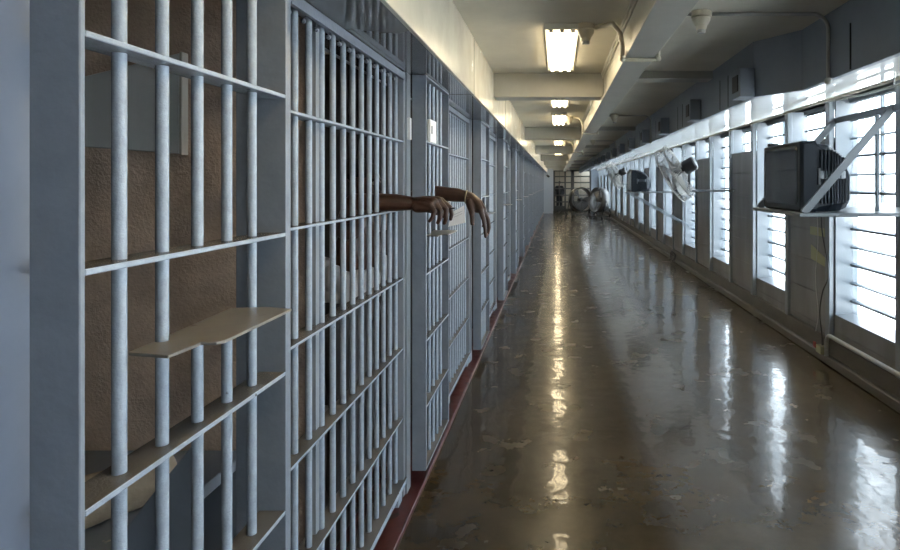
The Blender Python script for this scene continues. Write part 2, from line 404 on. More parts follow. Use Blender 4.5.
# ------------------------------------------------------------------ things inside the first cell
b = empty('wall_box', (-1.35, 2.1, 1.9), 'grey sheet-metal box high on the brown wall behind the nearest cell door', 'box')
def rel(o, pts): return [tuple(Vector(q) - o.location) for q in pts]
MB().hexa(rel(b, [(-1.90, 2.065, 1.815), (-1.30, 2.065, 1.770), (-1.30, 2.10, 1.770), (-1.90, 2.10, 1.815),
                  (-1.90, 2.065, 1.97), (-1.30, 2.065, 2.118), (-1.30, 2.10, 2.118), (-1.90, 2.10, 1.97)])).build('body', M['box'], b, bevel=0.003)
MB().box(0.05, 0.06, -0.036, 0.0, -0.133, 0.222).build('end_cap', M['boxedge'], b, bevel=0.002)
bk = empty('bunk', (-1.6, 1.9, 0.03), 'blue-grey steel bunk low in the nearest cell, under a rolled mattress', 'bunk')
MB().box(-0.75, 0.52, -0.62, 0.19, 0.67, 0.71).build('platform', M['bunk'], bk, bevel=0.004)
MB().box(-0.75, 0.52, 0.15, 0.19, 0.0, 0.67).build('leg_panel', M['bunk'], bk, bevel=0.004)
MB().hexa(rel(bk, [(-0.985, 1.36, 0.03), (-0.82, 1.36, 0.03), (-0.82, 1.378, 0.03), (-0.985, 1.378, 0.03),
                   (-0.985, 1.36, 0.88), (-0.82, 1.36, 1.085), (-0.82, 1.378, 1.085), (-0.985, 1.378, 0.88)])).build('end_panel', M['bunk'], bk, bevel=0.003)
mr = MB().lathe([(0.02, 0.0), (0.055, 0.004), (0.066, 0.02), (0.063, 0.06), (0.067, 0.10), (0.063, 0.15), (0.068, 0.2), (0.064, 0.27), (0.068, 0.33), (0.064, 0.39), (0.06, 0.42), (0.02, 0.43)],
                (-1.40, 1.45, 0.808), (0.58, 0.81, 0), 28)
tag(mr.build('rolled_mattress', M['roll'], smooth=True), 'tan rolled mattress lying on the bunk behind the nearest cell door', 'mattress')

# white plates on the second door
wp = empty('door_plate', (-0.698, 3.255, 1.955), 'white square plate with a dark slot on the second cell door', 'plate')
MB().box(-0.006, 0.012, 0, 0.155, -0.062, 0.062).build('plate_body', M['white'], wp, bevel=0.002)
MB().box(0.0122, 0.0135, 0.025, 0.045, -0.015, 0.028).build('slot', M['dark'], wp)
o = MB().box(-0.792, -0.775, 3.170, 3.2, 1.90, 2.015).build('post_plate', M['white'], bevel=0.002)
tag(o, 'narrow white plate on the post beside the second cell door', 'plate')

# ------------------------------------------------------------------ ceiling
def beam_prof(y0, y1):
    m = MB()
    m.box(0.40, 0.525, y0, y1, 2.40, CEIL)          # web casing
    m.box(0.38, 0.545, y0, y1, 2.368, 2.40)         # bottom flange
    m.box(0.38, 0.545, y0, y1, CEIL - 0.022, CEIL)  # top flange
    m.box(0.388, 0.40, y0, y1, CEIL - 0.05, CEIL - 0.022)
    return m
struct(beam_prof(YB, YE).build('beam_long', M['beam'], bevel=0.003))
for k in range(7):
    y = 5.18 + 5.0 * k
    struct(MB().box(-0.545, 0.40, y, y + 0.22, EYE + 0.742, CEIL).build('beam_cross', M['beam'], bevel=0.004))
    struct(MB().box(0.525, 1.33, y - 0.1, y + 0.1, EYE + 0.885, CEIL).build('beam_cross', M['beam'], bevel=0.003))
struct(MB().box(-0.545, 0.40, -0.02, 0.2, EYE + 0.742, CEIL).build('beam_cross', M['beam'], bevel=0.004))

# soffit: narrow run far, set back near the camera
m = MB()
ZS = EYE + 0.578
m.prism([(1.32, 4.04), (1.52, 3.72), (1.52, YB), (1.56, YB), (1.56, 3.73), (1.36, 4.05), (1.36, YE), (1.32, YE)], ZS, CEIL + 0.12)
struct(m.build('soffit', M['soffit'], bevel=0.003))
struct(MB().prism([(1.35, 4.045), (1.55, 3.725), (1.55, YB), (2.80, YB), (2.80, YE), (1.35, YE)], EYE + 0.775, EYE + 0.83).build('eave', M['eave']))
# soffit joints
for i, y in enumerate([3.1, 4.62, 4.85, 6.3, 6.55, 8.0, 9.6, 11.2]):
    x = 1.52 if y < 3.7 else 1.32
    struct(MB().box(x - 0.003, x + 0.001, y, y + 0.012, ZS + 0.01, ZS + 0.25).build('trim_joint', M['dark']))
# vent boxes
vb = empty('vent_box', (1.32, 4.0, ZS), 'small blue-grey vent box nearest the camera on the dark soffit', 'vent', 'vent boxes along the soffit')
MB().box(-0.10, 0.0, 0.0, 0.20, 0.0, 0.19).build('housing', M['vent'], vb, bevel=0.004)
MB().box(-0.106, -0.099, 0.04, 0.16, 0.04, 0.15).build('slot', M['dark'], vb)
k = 1
y = 5.5
while y < 34:
    dup(vb, (1.32, y, ZS), f'{ORD[k]} vent box from the camera along the dark soffit'); k += 1; y += 1.55

# fluorescent lights
fl = empty('fluorescent_light', (0.03, 4.24, CEIL), 'nearest and largest glowing ceiling light, above the corridor', 'ceiling light', 'fluorescent ceiling lights')
mm = MB(); mm.box(-0.105, 0.105, -0.66, 0.66, -0.012, 0.0)
for s in (-1, 1): mm.box(-0.105, 0.105, s * 0.66 - 0.012, s * 0.66 + 0.012, -0.034, 0)
mm.build('housing', M['light_body'], fl, bevel=0.002)
for x in (-0.066, 0.0, 0.066):
    MB().tube([(x, -0.625, -0.031), (x, 0.625, -0.031)], 0.015, 10).build('tube', M['tube'], fl, smooth=True)
    e_ = MB(); e_.box(x - 0.013, x + 0.013, -0.648, -0.622, -0.046, -0.012); e_.box(x - 0.013, x + 0.013, 0.622, 0.648, -0.046, -0.012)
    e_.build('socket', M['light_body'], fl)
ly = [1.3, 6.55, 8.75]
for j in range(2, 7): ly += [5.2 * 0 + 5.18 + 5 * (j - 1) + 1.37, 5.18 + 5 * (j - 1) + 3.5]
ly = [1.3] + [v for v in ly[1:] if v < YE - 0.8]
n = 1
for v in ly:
    if v < 4: dup(fl, (0.03, v, CEIL), 'glowing ceiling light above the camera'); continue
    dup(fl, (0.03, v, CEIL), f'{ORD[n]} glowing ceiling light away from the camera'); n += 1

# heat detectors + conduits
hd = empty('heat_detector', (0.172, 3.60, CEIL), 'cream heat detector beside the nearest ceiling light', 'detector', 'heat detectors on the ceiling')
MB().lathe([(0.055, 0.0), (0.057, -0.03), (0.05, -0.036), (0.05, -0.05), (0.036, -0.075), (0.03, -0.082), (0.028, -0.1), (0.014, -0.104)][::-1], (0, 0, 0), (0, 0, 1), 24).build('body', M['conduit'], hd, angle=30)
MB().lathe([(0.02, -0.118), (0.024, -0.112), (0.024, -0.1), (0.02, -0.095)], (0, 0, 0), (0, 0, 1), 16).build('sensor', M['conduit_grey'], hd, angle=30)
dup(hd, (0.80, 3.33, CEIL), 'cream heat detector between the long beam and the dark soffit, nearest one')
for i, yy in enumerate((8.35, 13.35, 18.35)):
    dup(hd, (0.172, yy + 0.25, CEIL), f'{ORD[i + 1]} heat detector in the row beside the ceiling lights')
    dup(hd, (0.80, yy, CEIL), f'{ORD[i + 1]} heat detector in the row between long beam and soffit')
for i, yy in enumerate((3.33, 8.35, 13.35, 18.35)):
    m = MB()
    zt = CEIL - 0.02; zb = EYE + 0.686
    pts = [(0.22, yy + 0.27, zt), (0.27, yy + 0.22, zt), (0.32, yy + 0.1, zt - 0.02), (0.352, yy + 0.02, zt - 0.09), (0.362, yy, zt - 0.16), (0.365, yy, zb + 0.01)]
    m.tube(pts, 0.0135, 10)
    m.tube([(0.365, yy, zb + 0.012), (0.372, yy, zb), (0.39, yy, zb - 0.003), (0.54, yy, zb - 0.003), (0.556, yy, zb), (0.562, yy, zb + 0.02), (0.562, yy, CEIL)], 0.011, 10)
    for c in ((0.365, yy, zb + 0.004), (0.560, yy, zb + 0.004)): m.ball(c, 0.019, 2)
    o = m.build('conduit', M['conduit'], smooth=True)
    tag(o, ('nearest' if i == 0 else ORD[i]) + ' cream conduit looping under the long ceiling beam' + ('' if i == 0 else ', from the camera'), 'pipe', 'conduits under the long beam')
    xs = 1.52 if yy < 3.7 else 1.32
    m = MB()
    pts = [(0.562, yy, CEIL - 0.013), (xs - 0.10, yy, CEIL - 0.013)] + arc((xs - 0.10, yy, CEIL - 0.098), 0.085, PI / 2, 0, (1, 0, 0), (0, 0, 1), 8)[1:] + [(xs - 0.015, yy, ZS + 0.0), (xs - 0.012, yy, ZS - 0.02)]
    m.tube(pts, 0.010, 10); m.ball((xs - 0.014, yy, ZS - 0.012), 0.022, 2)
    o = m.build('conduit', M['conduit_grey'], smooth=True)
    tag(o, ('nearest' if i == 0 else ORD[i]) + ' thin conduit crossing to the soffit and bending down its face', 'pipe', 'conduits down the soffit')

# ------------------------------------------------------------------ window wall
XW = 2.55
WIN0 = 4.45; WW = 1.05; WP = 2.15
SILL = 0.455; HEAD = EYE + 0.775; PTOP = 2.09
ks = [k for k in range(-3, 15)]
# base and curb
struct(MB().box(XW, XW + 0.2, YB, YE, 0.0, SILL).build('wall_right', M['panel']))
struct(MB().box(XW, XW + 0.2, YB, -2.1, SILL, HEAD).build('wall_right', M['panel']))
struct(MB().box(XW - 0.035, XW, YB, YE, 0.085, 0.235).build('baseboard_right', M['base'], bevel=0.004))
struct(MB().box(XW - 0.075, XW, YB, YE, 0.0, 0.085).build('baseboard_curb', M['base'], bevel=0.01))

def slats(mb, y0, y1, z0, z1, x, step=0.165):
    i = 0; z = z0 + step * 0.75
    while z < z1 - 0.03:
        h = 0.012 if i % 2 else 0.02
        mb.hexa([(x - 0.016, y0, z), (x - 0.016, y1, z), (x + 0.016, y1, z + 0.012), (x + 0.016, y0, z + 0.012),
                 (x - 0.016, y0, z + h), (x - 0.016, y1, z + h), (x + 0.016, y1, z + h + 0.012), (x + 0.016, y0, z + h + 0.012)])
        z += step; i += 1
    return mb
wproto = None; pproto = None
for k in ks:
    y = WIN0 + WP * k
    if y + WW < YB or y + WP > YE + 1.2: continue
    if wproto is None:
        wn = empty('window_1', (XW, y, 0), None, None); wn['kind'] = 'structure'
        f = MB()
        f.box(0.0, 0.20, -0.012, 0.012, SILL, HEAD); f.box(0.0, 0.20, WW - 0.012, WW + 0.012, SILL, HEAD)
        f.hexa([(-0.01, 0.012, SILL - 0.01), (-0.01, WW - 0.012, SILL - 0.01), (0.20, WW - 0.012, SILL), (0.20, 0.012, SILL),
                (-0.01, 0.012, SILL + 0.012), (-0.01, WW - 0.012, SILL + 0.012), (0.20, WW - 0.012, SILL + 0.03), (0.20, 0.012, SILL + 0.03)])
        f.build('window_frame', M['jamb'], wn)
        s_ = slats(MB(), 0.012, WW - 0.012, SILL, HEAD, 0.15)
        s_.box(0.135, 0.165, WW * 0.5 - 0.008, WW * 0.5 + 0.008, 1.5, HEAD)
        s_.box(0.12, 0.18, 0.012, WW - 0.012, HEAD - 0.045, HEAD)
        s_.build('louvre_bars', M['slat'], wn)
        MB().box(0.148, 0.152, 0.012, WW - 0.012, SILL + 0.02, HEAD - 0.02).build('pane', M['pane'], wn)
        cm = MB(); cm.box(-0.05, 0.0, -0.10, -0.012, 0.235, HEAD); cm.box(-0.05, 0.0, WW + 0.012, WW + 0.10, 0.235, HEAD)
        cm.build('column', M['column'], wn, bevel=0.004)
        wproto = wn
    else:
        c = dup(wproto, (XW, y, 0)); c.name = f'window_{k + 4}'
    # bay after this window: solid steel panel with a transom window above
    yb = y + WW
    if pproto is None:
        pn = empty('window_20', (XW, yb, 0), None, None); pn['kind'] = 'structure'
        q = MB(); q.box(-0.022, 0.02, 0.10, WP - WW - 0.10, SILL - 0.2, PTOP - 0.03); q.box(-0.03, 0.10, 0.10, WP - WW - 0.10, PTOP - 0.03, PTOP)
        q.build('infill_panel', M['panel'], pn, bevel=0.004)
        q = MB(); q.box(0.02, 0.20, 0.012, WP - WW - 0.012, SILL, PTOP - 0.001); q.build('panel_backing', M['panel'], pn)
        s_ = slats(MB(), 0.10, WP - WW - 0.10, PTOP, HEAD, 0.15)
        s_.box(0.12, 0.18, 0.10, WP - WW - 0.10, HEAD - 0.045, HEAD)
        s_.build('louvre_bars', M['slat'], pn)
        MB().box(0.148, 0.152, 0.012, WP - WW - 0.012, PTOP, HEAD - 0.02).build('pane', M['pane'], pn)
        pproto = pn
    else:
        c = dup(pproto, (XW, yb, 0)); c.name = f'window_{k + 23}'
struct(MB().box(XW - 0.0, XW + 0.2, YB, YE, HEAD, CEIL + 0.12).build('wall_right_head', M['eave']))
# pipe along the window heads
m = MB().tube([(2.40, YB + 0.2, EYE + 0.735), (2.40, YE - 0.3, EYE + 0.735)], 0.013, 10)
for q in range(16): m.tube([(2.40, 1.2 + 2.15 * q, EYE + 0.735), (2.40, 1.2 + 2.15 * q, EYE + 0.777)], 0.005, 6)
o = m.build('pipe', M['conduit'], smooth=True)
tag(o, 'long thin cream pipe running along the tops of the windows', 'pipe')
m = MB()
for q in (0.6, 2.4, 4.2): m.tube([(2.36, q, EYE + 0.67), (2.36, q, EYE + 0.777)], 0.005, 6)
o = m.tube([(2.36, YB + 0.2, EYE + 0.66), (2.36, 4.6, EYE + 0.68), (2.42, 5.2, EYE + 0.72), (2.40, 5.5, EYE + 0.735)], 0.009, 8).build('pipe', M['conduit_grey'], smooth=True)
tag(o, 'thin grey conduit above the nearest window, beside the cream pipe', 'pipe')
# floor pipe near camera
m = MB()
pts = [(2.47, YB + 0.3, 0.285), (2.47, 5.42, 0.285)] + arc((2.47, 5.42, 0.205), 0.08, PI / 2, 0, (0, 1, 0), (0, 0, 1), 8)[1:] + [(2.47, 5.50, 0.085)]
m.tube(pts, 0.018, 12)
tag(m.build('pipe', M['conduit_grey'], smooth=True), 'grey pipe along the foot of the nearest window, turning down into the curb', 'pipe')
jb = empty('junction_box', (2.465, 5.60, 0.085), 'small yellowish junction box on the curb under the dangling cords', 'box')
MB().box(-0.03, 0.03, -0.06, 0.05, 0, 0.07).build('body', M['sticker'], jb, bevel=0.004)
tag(MB().box(-0.034, -0.022, 0.055, 0.10, 0.03, 0.085).build('cap', M['red'], jb, bevel=0.004), 'red cap')
# cords hanging from the television shelf
def wob(pts, n=8):
    pts = [Vector(q) for q in pts]; out = []
    P = [pts[0]] + pts + [pts[-1]]
    for i in range(1, len(P) - 2):
        for j in range(n):
            t = j / n; a, b_, c, d_ = P[i - 1], P[i], P[i + 1], P[i + 2]
            out.append(0.5 * ((2 * b_) + (c - a) * t + (2 * a - 5 * b_ + 4 * c - d_) * t * t + (3 * b_ - a - 3 * c + d_) * t ** 3))
    out.append(pts[-1]); return out
o = MB().tube(wob([(2.49, 5.66, 1.47), (2.49, 5.63, 1.2), (2.49, 5.50, 0.85), (2.488, 5.62, 0.65), (2.488, 5.68, 0.45), (2.485, 5.63, 0.25), (2.475, 5.6, 0.14)]), 0.006, 8).build('power_cord', M['cord_dark'], smooth=True)
tag(o, 'dark power cord hanging down the grey panel behind the television', 'cord')
o = MB().tube(wob([(2.50, 5.78, 1.47), (2.523, 5.80, 1.1), (2.523, 5.86, 0.75), (2.523, 5.80, 0.42), (2.51, 5.82, 0.235)]), 0.004, 8).build('cable', M['cord_white'], smooth=True)
tag(o, 'thin whitish cable hanging straight down the grey panel under the television', 'cord')
o = MB().box(2.522, 2.5275, 5.66, 5.98, 1.16, 1.24).build('sticker', M['sticker']); tag(o, 'upper yellowish sticker on the grey panel below the television', 'sticker')
o = MB().hexa([(2.522, 5.64, 0.88), (2.522, 5.96, 0.92), (2.5275, 5.96, 0.92), (2.5275, 5.64, 0.88), (2.522, 5.64, 0.96), (2.522, 5.96, 1.06), (2.5275, 5.96, 1.06), (2.5275, 5.64, 0.96)]).build('sticker', M['sticker'])
tag(o, 'lower slanted yellowish sticker on the grey panel below the television', 'sticker')
m = MB()
for j in range(4):
    m.tube([(2.43 + 0.03 * math.sin(a) + random.uniform(-.01, .01), 12.55 + 0.13 * math.cos(a + j), 0.10 + 0.03 * j + 0.07 * math.sin(a * 1.0 + j)) for a in [2 * PI * i / 14 for i in range(14)]], 0.009, 6, closed=True)
m.tube([(2.43, 12.55, 0.12), (2.44, 12.4, 0.03), (2.40, 12.2, 0.01)], 0.009, 6)
tag(m.build('cable_coil', M['cord_dark'], smooth=True), 'tangle of black cable lying on the curb below the window wall', 'cable')

# ------------------------------------------------------------------ televisions
def loft(secs):
    m = MB(); bm = m.bm; rings = []
    for x, y0, y1, z0, z1, c in secs:
        pr = [(y0 + c, z0), (y1 - c, z0), (y1, z0 + c), (y1, z1 - c), (y1 - c, z1), (y0 + c, z1), (y0, z1 - c), (y0, z0 + c)]
        rings.append([bm.verts.new((x, a, b_)) for a, b_ in pr])
    for A, B in zip(rings, rings[1:]):
        for i in range(8): bm.faces.new((A[i], A[(i + 1) % 8], B[(i + 1) % 8], B[i]))
    bm.faces.new(rings[0][::-1]); bm.faces.new(rings[-1])
    return m
SZ = 1.497
tv = empty('television', (1.44, 3.86, SZ), 'large black tube television on the bracket shelf near the camera', 'television', 'tube televisions on the window side')
loft([(0.0, -0.30, 0.315, 0.012, 0.415, 0.012), (0.02, -0.31, 0.325, 0.0, 0.425, 0.02), (0.10, -0.31, 0.325, 0.0, 0.425, 0.02)]).build('front_case', M['tv'], tv, bevel=0.002)
loft([(0.10, -0.295, 0.31, 0.004, 0.41, 0.02), (0.19, -0.29, 0.305, 0.004, 0.40, 0.04), (0.29, -0.24, 0.25, 0.004, 0.355, 0.05), (0.37, -0.15, 0.16, 0.02, 0.27, 0.05), (0.40, -0.09, 0.1, 0.05, 0.20, 0.04)]).build('rear_case', M['tv'], tv, bevel=0.002)
loft([(-0.004, -0.255, 0.27, 0.055, 0.385, 0.02), (-0.001, -0.268, 0.283, 0.042, 0.398, 0.02), (0.01, -0.268, 0.283, 0.042, 0.398, 0.02)]).build('screen', M['screen'], tv)
m = MB()
for i in range(9):
    x = 0.125 + 0.021 * i
    yy = -0.295 + (0.0 if x < 0.19 else (x - 0.19) * 0.5)
    m.box(x, x + 0.009, yy - 0.012, yy + 0.03, 0.05, 0.37 - (0 if x < 0.19 else (x - 0.19) * 0.5))
m.build('cooling_ribs', M['tv'], tv)
MB().hexa([(0.12, -0.312, 0.20), (0.29, -0.265, 0.20), (0.29, -0.24, 0.20), (0.12, -0.28, 0.20), (0.12, -0.312, 0.245), (0.29, -0.265, 0.245), (0.29, -0.24, 0.245), (0.12, -0.28, 0.245)]).build('side_band', M['tvband'], tv)
MB().box(0.106, 0.118, -0.316, -0.28, 0.16, 0.26).build('label', M['bracket'], tv)
MB().box(0.02, 0.09, 0.27, 0.31, 0.425, 0.445).build('antenna_block', M['black'], tv, bevel=0.004)
dup(tv, (1.44, 11.9, SZ), 'small distant television between the two wall fans')

br = empty('television_bracket', (1.42, 3.86, 1.475), 'pale steel shelf and braces carrying the near television', 'bracket')
MB().box(-0.03, 1.13, -0.42, 0.40, 0.0, 0.022).build('shelf', M['bracket'], br, bevel=0.003)
def strut(a, b_, w, t_, name, mt=M['bracket'], par=None):
    a = Vector(a); b_ = Vector(b_); d_ = (b_ - a).normalized(); s_ = Vector((0, 1, 0)) if abs(d_.y) < 0.9 else Vector((1, 0, 0)); u = d_.cross(s_).normalized(); s_ = u.cross(d_).normalized()
    q = [a + s_ * i * w / 2 + u * j * t_ / 2 for i, j in ((-1, -1), (1, -1), (1, 1), (-1, 1))] + [b_ + s_ * i * w / 2 + u * j * t_ / 2 for i, j in ((-1, -1), (1, -1), (1, 1), (-1, 1))]
    return MB().hexa([tuple(v) for v in q]).build(name, mt, par, bevel=0.002)
strut((0.0, -0.40, 0.02), (0.57, -0.31, 0.645), 0.012, 0.045, 'brace', par=br)
strut((0.0, 0.36, 0.02), (0.57, 0.42, 0.645), 0.012, 0.045, 'brace', par=br)
strut((0.57, -0.48, 0.64), (0.57, 0.44, 0.64), 0.012, 0.04, 'top_rail', M['slat'], br)
strut((0.57, -0.13, 0.02), (0.57, -0.13, 0.63), 0.02, 0.02, 'upright', M['slat'], br)
strut((0.57, -0.47, 0.64), (1.13, -0.47, 0.64), 0.03, 0.03, 'wall_arm', par=br)
br2 = empty('television_bracket', (1.42, 11.9, 1.475), 'distant pale bracket shelf carrying the small far television', 'bracket')
MB().box(-0.03, 1.13, -0.42, 0.40, 0.0, 0.022).build('shelf', M['bracket'], br2, bevel=0.003)
for yy in (-0.38, 0.36): strut((0.0, yy, 0.0), (1.12, yy, -0.62), 0.02, 0.03, 'brace', M['slat'], br2)

# ------------------------------------------------------------------ wall fans
def frame_axes(ax):
    ax = Vector(ax).normalized(); u = Vector((0, 1, 0)) - ax * ax.y; u.normalize(); return ax, u, ax.cross(u)
def guard(mb, ax, R, h0, bulge, rings=10, rad=18, wire=0.0034):
    ax, u, v = frame_axes(ax)
    for i in range(1, rings + 1):
        r = R * i / rings; hh = h0 + bulge * (1 - (i / rings) ** 2)
        mb.tube([ax * hh + (u * math.cos(a) + v * math.sin(a)) * r for a in [2 * PI * j / 36 for j in range(36)]], wire if i < rings else wire * 2.2, 5, closed=True)
    for j in range(rad):
        a = 2 * PI * j / rad; e = u * math.cos(a) + v * math.sin(a)
        mb.tube([ax * (h0 + bulge * (1 - (i / 6) ** 2)) + e * (R * i / 6) for i in range(7)], wire, 5)
    return mb
def make_fan(loc, ax, label):
    fa = empty('wall_fan', loc, label, 'fan', 'wall fans on the window side')
    A, u, v = frame_axes(ax)
    guard(MB(), A, 0.40, 0.07, 0.045).build('front_guard', M['wire'], fa, smooth=True)
    guard(MB(), A, 0.40, -0.07, -0.045).build('rear_guard', M['wire'], fa, smooth=True)
    m = MB(); m.tube([A * 0.07 + (u * math.cos(a) + v * math.sin(a)) * 0.402 for a in [2 * PI * j / 36 for j in range(36)]], 0.008, 6, closed=True)
    for j in range(18):
        a = 2 * PI * j / 18; e = u * math.cos(a) + v * math.sin(a); m.tube([A * 0.07 + e * 0.40, A * -0.07 + e * 0.40], 0.004, 5)
    m.build('rim', M['wire'], fa, smooth=True)
    for j in range(4):
        a = 2 * PI * j / 4 + 0.4
        e = u * math.cos(a) + v * math.sin(a); q = -u * math.sin(a) + v * math.cos(a)
        m = MB(); bm = m.bm; g = []
        for r, w, tw in ((0.05, 0.05, 0.05), (0.15, 0.11, 0.045), (0.27, 0.15, 0.035), (0.35, 0.13, 0.03)):
            g.append([(e * r + q * s_ * w + A * (s_ * tw)) for s_ in (-1, -0.33, 0.33, 1)])
        for off in (0.003, -0.003):
            vs = [[bm.verts.new(p_ + A * off) for p_ in row] for row in g]
            for i in range(3):
                for jj in range(3): bm.faces.new((vs[i][jj], vs[i][jj + 1], vs[i + 1][jj + 1], vs[i + 1][jj]))
        m.build('blade', M['blade'], fa, smooth=True)
    MB().lathe([(0.02, 0.05), (0.05, 0.04), (0.055, -0.04), (0.03, -0.14), (0.085, -0.15), (0.10, -0.17), (0.10, -0.31), (0.08, -0.33), (0.02, -0.335)][::-1], (0, 0, 0), A, 20).build('motor', M['black'], fa, angle=35)
    back = A * -0.24
    strut((0.0, 0.0, -0.19 + -0.05), (XW - 0.05 - loc[0], 0.0, -0.24), 0.05, 0.03, 'shelf_arm', M['bracket'], fa)
    strut((back.x, back.y, back.z), (back.x, 0.0, -0.23), 0.04, 0.03, 'yoke', M['black'], fa)
    return fa
make_fan((1.66, 8.46, 1.80), (-0.80, 0.36, -0.48), 'nearer silver wire-caged wall fan, tilted down, beside tall windows')
make_fan((1.66, 17.07, 1.88), (-0.80, 0.30, -0.42), 'farther silver wire-caged wall fan, past the distant television')

# ------------------------------------------------------------------ floor drum fans
def drum_fan(loc, yaw, label):
    fa = empty('drum_fan', loc, label, 'fan', 'drum fans standing on the floor'); fa.rotation_euler = (0, 0, yaw)
    c = Vector((0, 0, 0.85)); A = Vector((0, -1, 0.12)).normalized(); R = 0.58
    m = MB(); bm = m.bm; u = Vector((1, 0, 0)); v = A.cross(u); n = 40
    rings = [[bm.verts.new(c + A * h + (u * math.cos(2 * PI * k / n) + v * math.sin(2 * PI * k / n)) * r) for k in range(n)] for r, h in ((R, 0.2), (R + 0.02, 0.2), (R + 0.02, -0.2), (R, -0.2))]
    for i in range(4):
        P, Q = rings[i], rings[(i + 1) % 4]
        for k in range(n): bm.faces.new((P[k], P[(k + 1) % n], Q[(k + 1) % n], Q[k]))
    m.build('drum', M['drum'], fa, smooth=True)
    for nm, h in (('front_guard', 0.2), ('rear_guard', -0.2)):
        m = MB()
        for i in range(1, 9):
            m.tube([c + A * h + (u * math.cos(2 * PI * k / 32) + v * math.sin(2 * PI * k / 32)) * R * i / 8 for k in range(32)], 0.004, 4, closed=True)
        for j in range(8):
            e = u * math.cos(PI * j / 4) + v * math.sin(PI * j / 4); m.tube([c + A * h, c + A * h + e * R], 0.005, 4)
        m.build(nm, M['drum'], fa)
    for j in range(3):
        a = 2 * PI * j / 3; e = u * math.cos(a) + v * math.sin(a); q = -u * math.sin(a) + v * math.cos(a)
        MB().hexa([tuple(c + e * r + q * s_ * w + A * (s_ * 0.08 + o_)) for o_ in (-0.004, 0.004) for r, s_, w in ((0.08, -1, 0.06), (0.50, -1, 0.17), (0.50, 1, 0.17), (0.08, 1, 0.06))]).build('blade', M['drum'], fa)
    MB().lathe([(0.05, 0.1), (0.1, 0.08), (0.1, -0.22), (0.05, -0.24)][::-1], c, A, 16).build('motor', M['black'], fa, angle=35)
    m = MB()
    for s_ in (-1, 1):
        m.tube([(s_ * 0.62, 0, 0.85), (s_ * 0.62, -0.25, 0.08), (s_ * 0.62, 0.32, 0.08), (s_ * 0.62, 0, 0.85)], 0.02, 8)
    m.tube([(-0.62, -0.25, 0.08), (0.62, -0.25, 0.08)], 0.02, 8); m.tube([(-0.62, 0.32, 0.08), (0.62, 0.32, 0.08)], 0.02, 8)
    m.build('stand', M['black'], fa)
    for s_ in (-1, 1):
        w = MB().lathe([(0.05, -0.03), (0.11, -0.03), (0.12, -0.015), (0.12, 0.015), (0.11, 0.03), (0.05, 0.03)], (s_ * 0.67, 0.25, 0.12), (1, 0, 0), 20).build('wheel', M['black'], fa, angle=40)
        MB().lathe([(0.04, -0.034), (0.045, 0.034)], (s_ * 0.67, 0.25, 0.12), (1, 0, 0), 14).build('hub', M['wire'], w)
        MB().box(s_ * 0.62 - 0.03, s_ * 0.62 + 0.03, -0.28, -0.22, 0.0, 0.07).build('foot', M['black'], fa)
    return fa
drum_fan((1.18, 29.9, 0), 0.45, 'big dark drum fan on the floor near the end gate, the one by the gate')
drum_fan((2.0, 28.7, 0), -1.05, 'big dark drum fan on wheels, close to the window wall')

# ------------------------------------------------------------------ end of the corridor
struct(MB().box(-0.80, -0.22, YE - 3.0, YE - 2.88, 0.0, 2.45).build('wall_end', M['endblue']))
struct(MB().box(-0.56, -0.22, YE, YE + 0.12, 0.0, CEIL).build('wall_end', M['endblue']))
struct(MB().box(2.05, 2.75, YE, YE + 0.12, 0.0, CEIL).build('wall_end', M['soffit']))
struct(MB().box(-0.22, 2.05, YE, YE + 0.12, 2.45, CEIL).build('trim_lintel', M['fascia']))
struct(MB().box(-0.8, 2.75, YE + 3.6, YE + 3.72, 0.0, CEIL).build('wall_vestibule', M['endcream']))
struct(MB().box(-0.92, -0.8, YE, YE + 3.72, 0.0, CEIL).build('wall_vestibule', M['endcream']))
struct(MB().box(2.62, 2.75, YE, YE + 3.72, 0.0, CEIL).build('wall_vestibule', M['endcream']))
dup(fl, (0.9, YE + 1.8, CEIL), 'glowing ceiling light beyond the end gate').rotation_euler.z = PI / 2
g = empty('end_gate', (-0.22, YE - 0.02, 0), 'dark barred gate closing the far end of the corridor', 'gate')
W_ = 2.27
m = MB()
for x0, x1 in ((0, 0.1), (0.66, 0.76), (1.05, 1.25), (W_ - 0.1, W_)): m.box(x0, x1, -0.04, 0.04, 0, 2.45)
m.box(0, W_, -0.04, 0.04, 2.36, 2.45); m.box(0, W_, -0.04, 0.04, 0, 0.12); m.build('gate_frame', M['gate'], g)
for z in (0.5, 0.9, 1.3, 1.66, 2.02):
    MB().box(0.1, W_ - 0.1, -0.03, 0.03, z, z + 0.075).build('crossbar', M['gate'], g)
for x in (0.38, 1.65):
    MB().tube([(x, 0, 0.05), (x, 0, 2.4)], 0.012, 6).build('bar', M['gate'], g)
MB().box(0.1, 0.66, -0.035, 0.035, 0.12, 0.30).build('kick_plate', M['gate'], g)
MB().box(1.25, W_ - 0.1, -0.035, 0.035, 0.12, 0.5).build('kick_plate', M['gate'], g)
sc = empty('security_camera', (-0.48, 31.0, 2.05), 'small black security camera high at the far end of the cell row', 'camera')
MB().box(-0.07, 0.0, -0.02, 0.02, -0.02, 0.02).build('mount', M['black'], sc)
MB().tube([(0.0, 0.05, 0.0), (0.05, -0.22, -0.05)], 0.055, 12).build('housing', M['black'], sc)

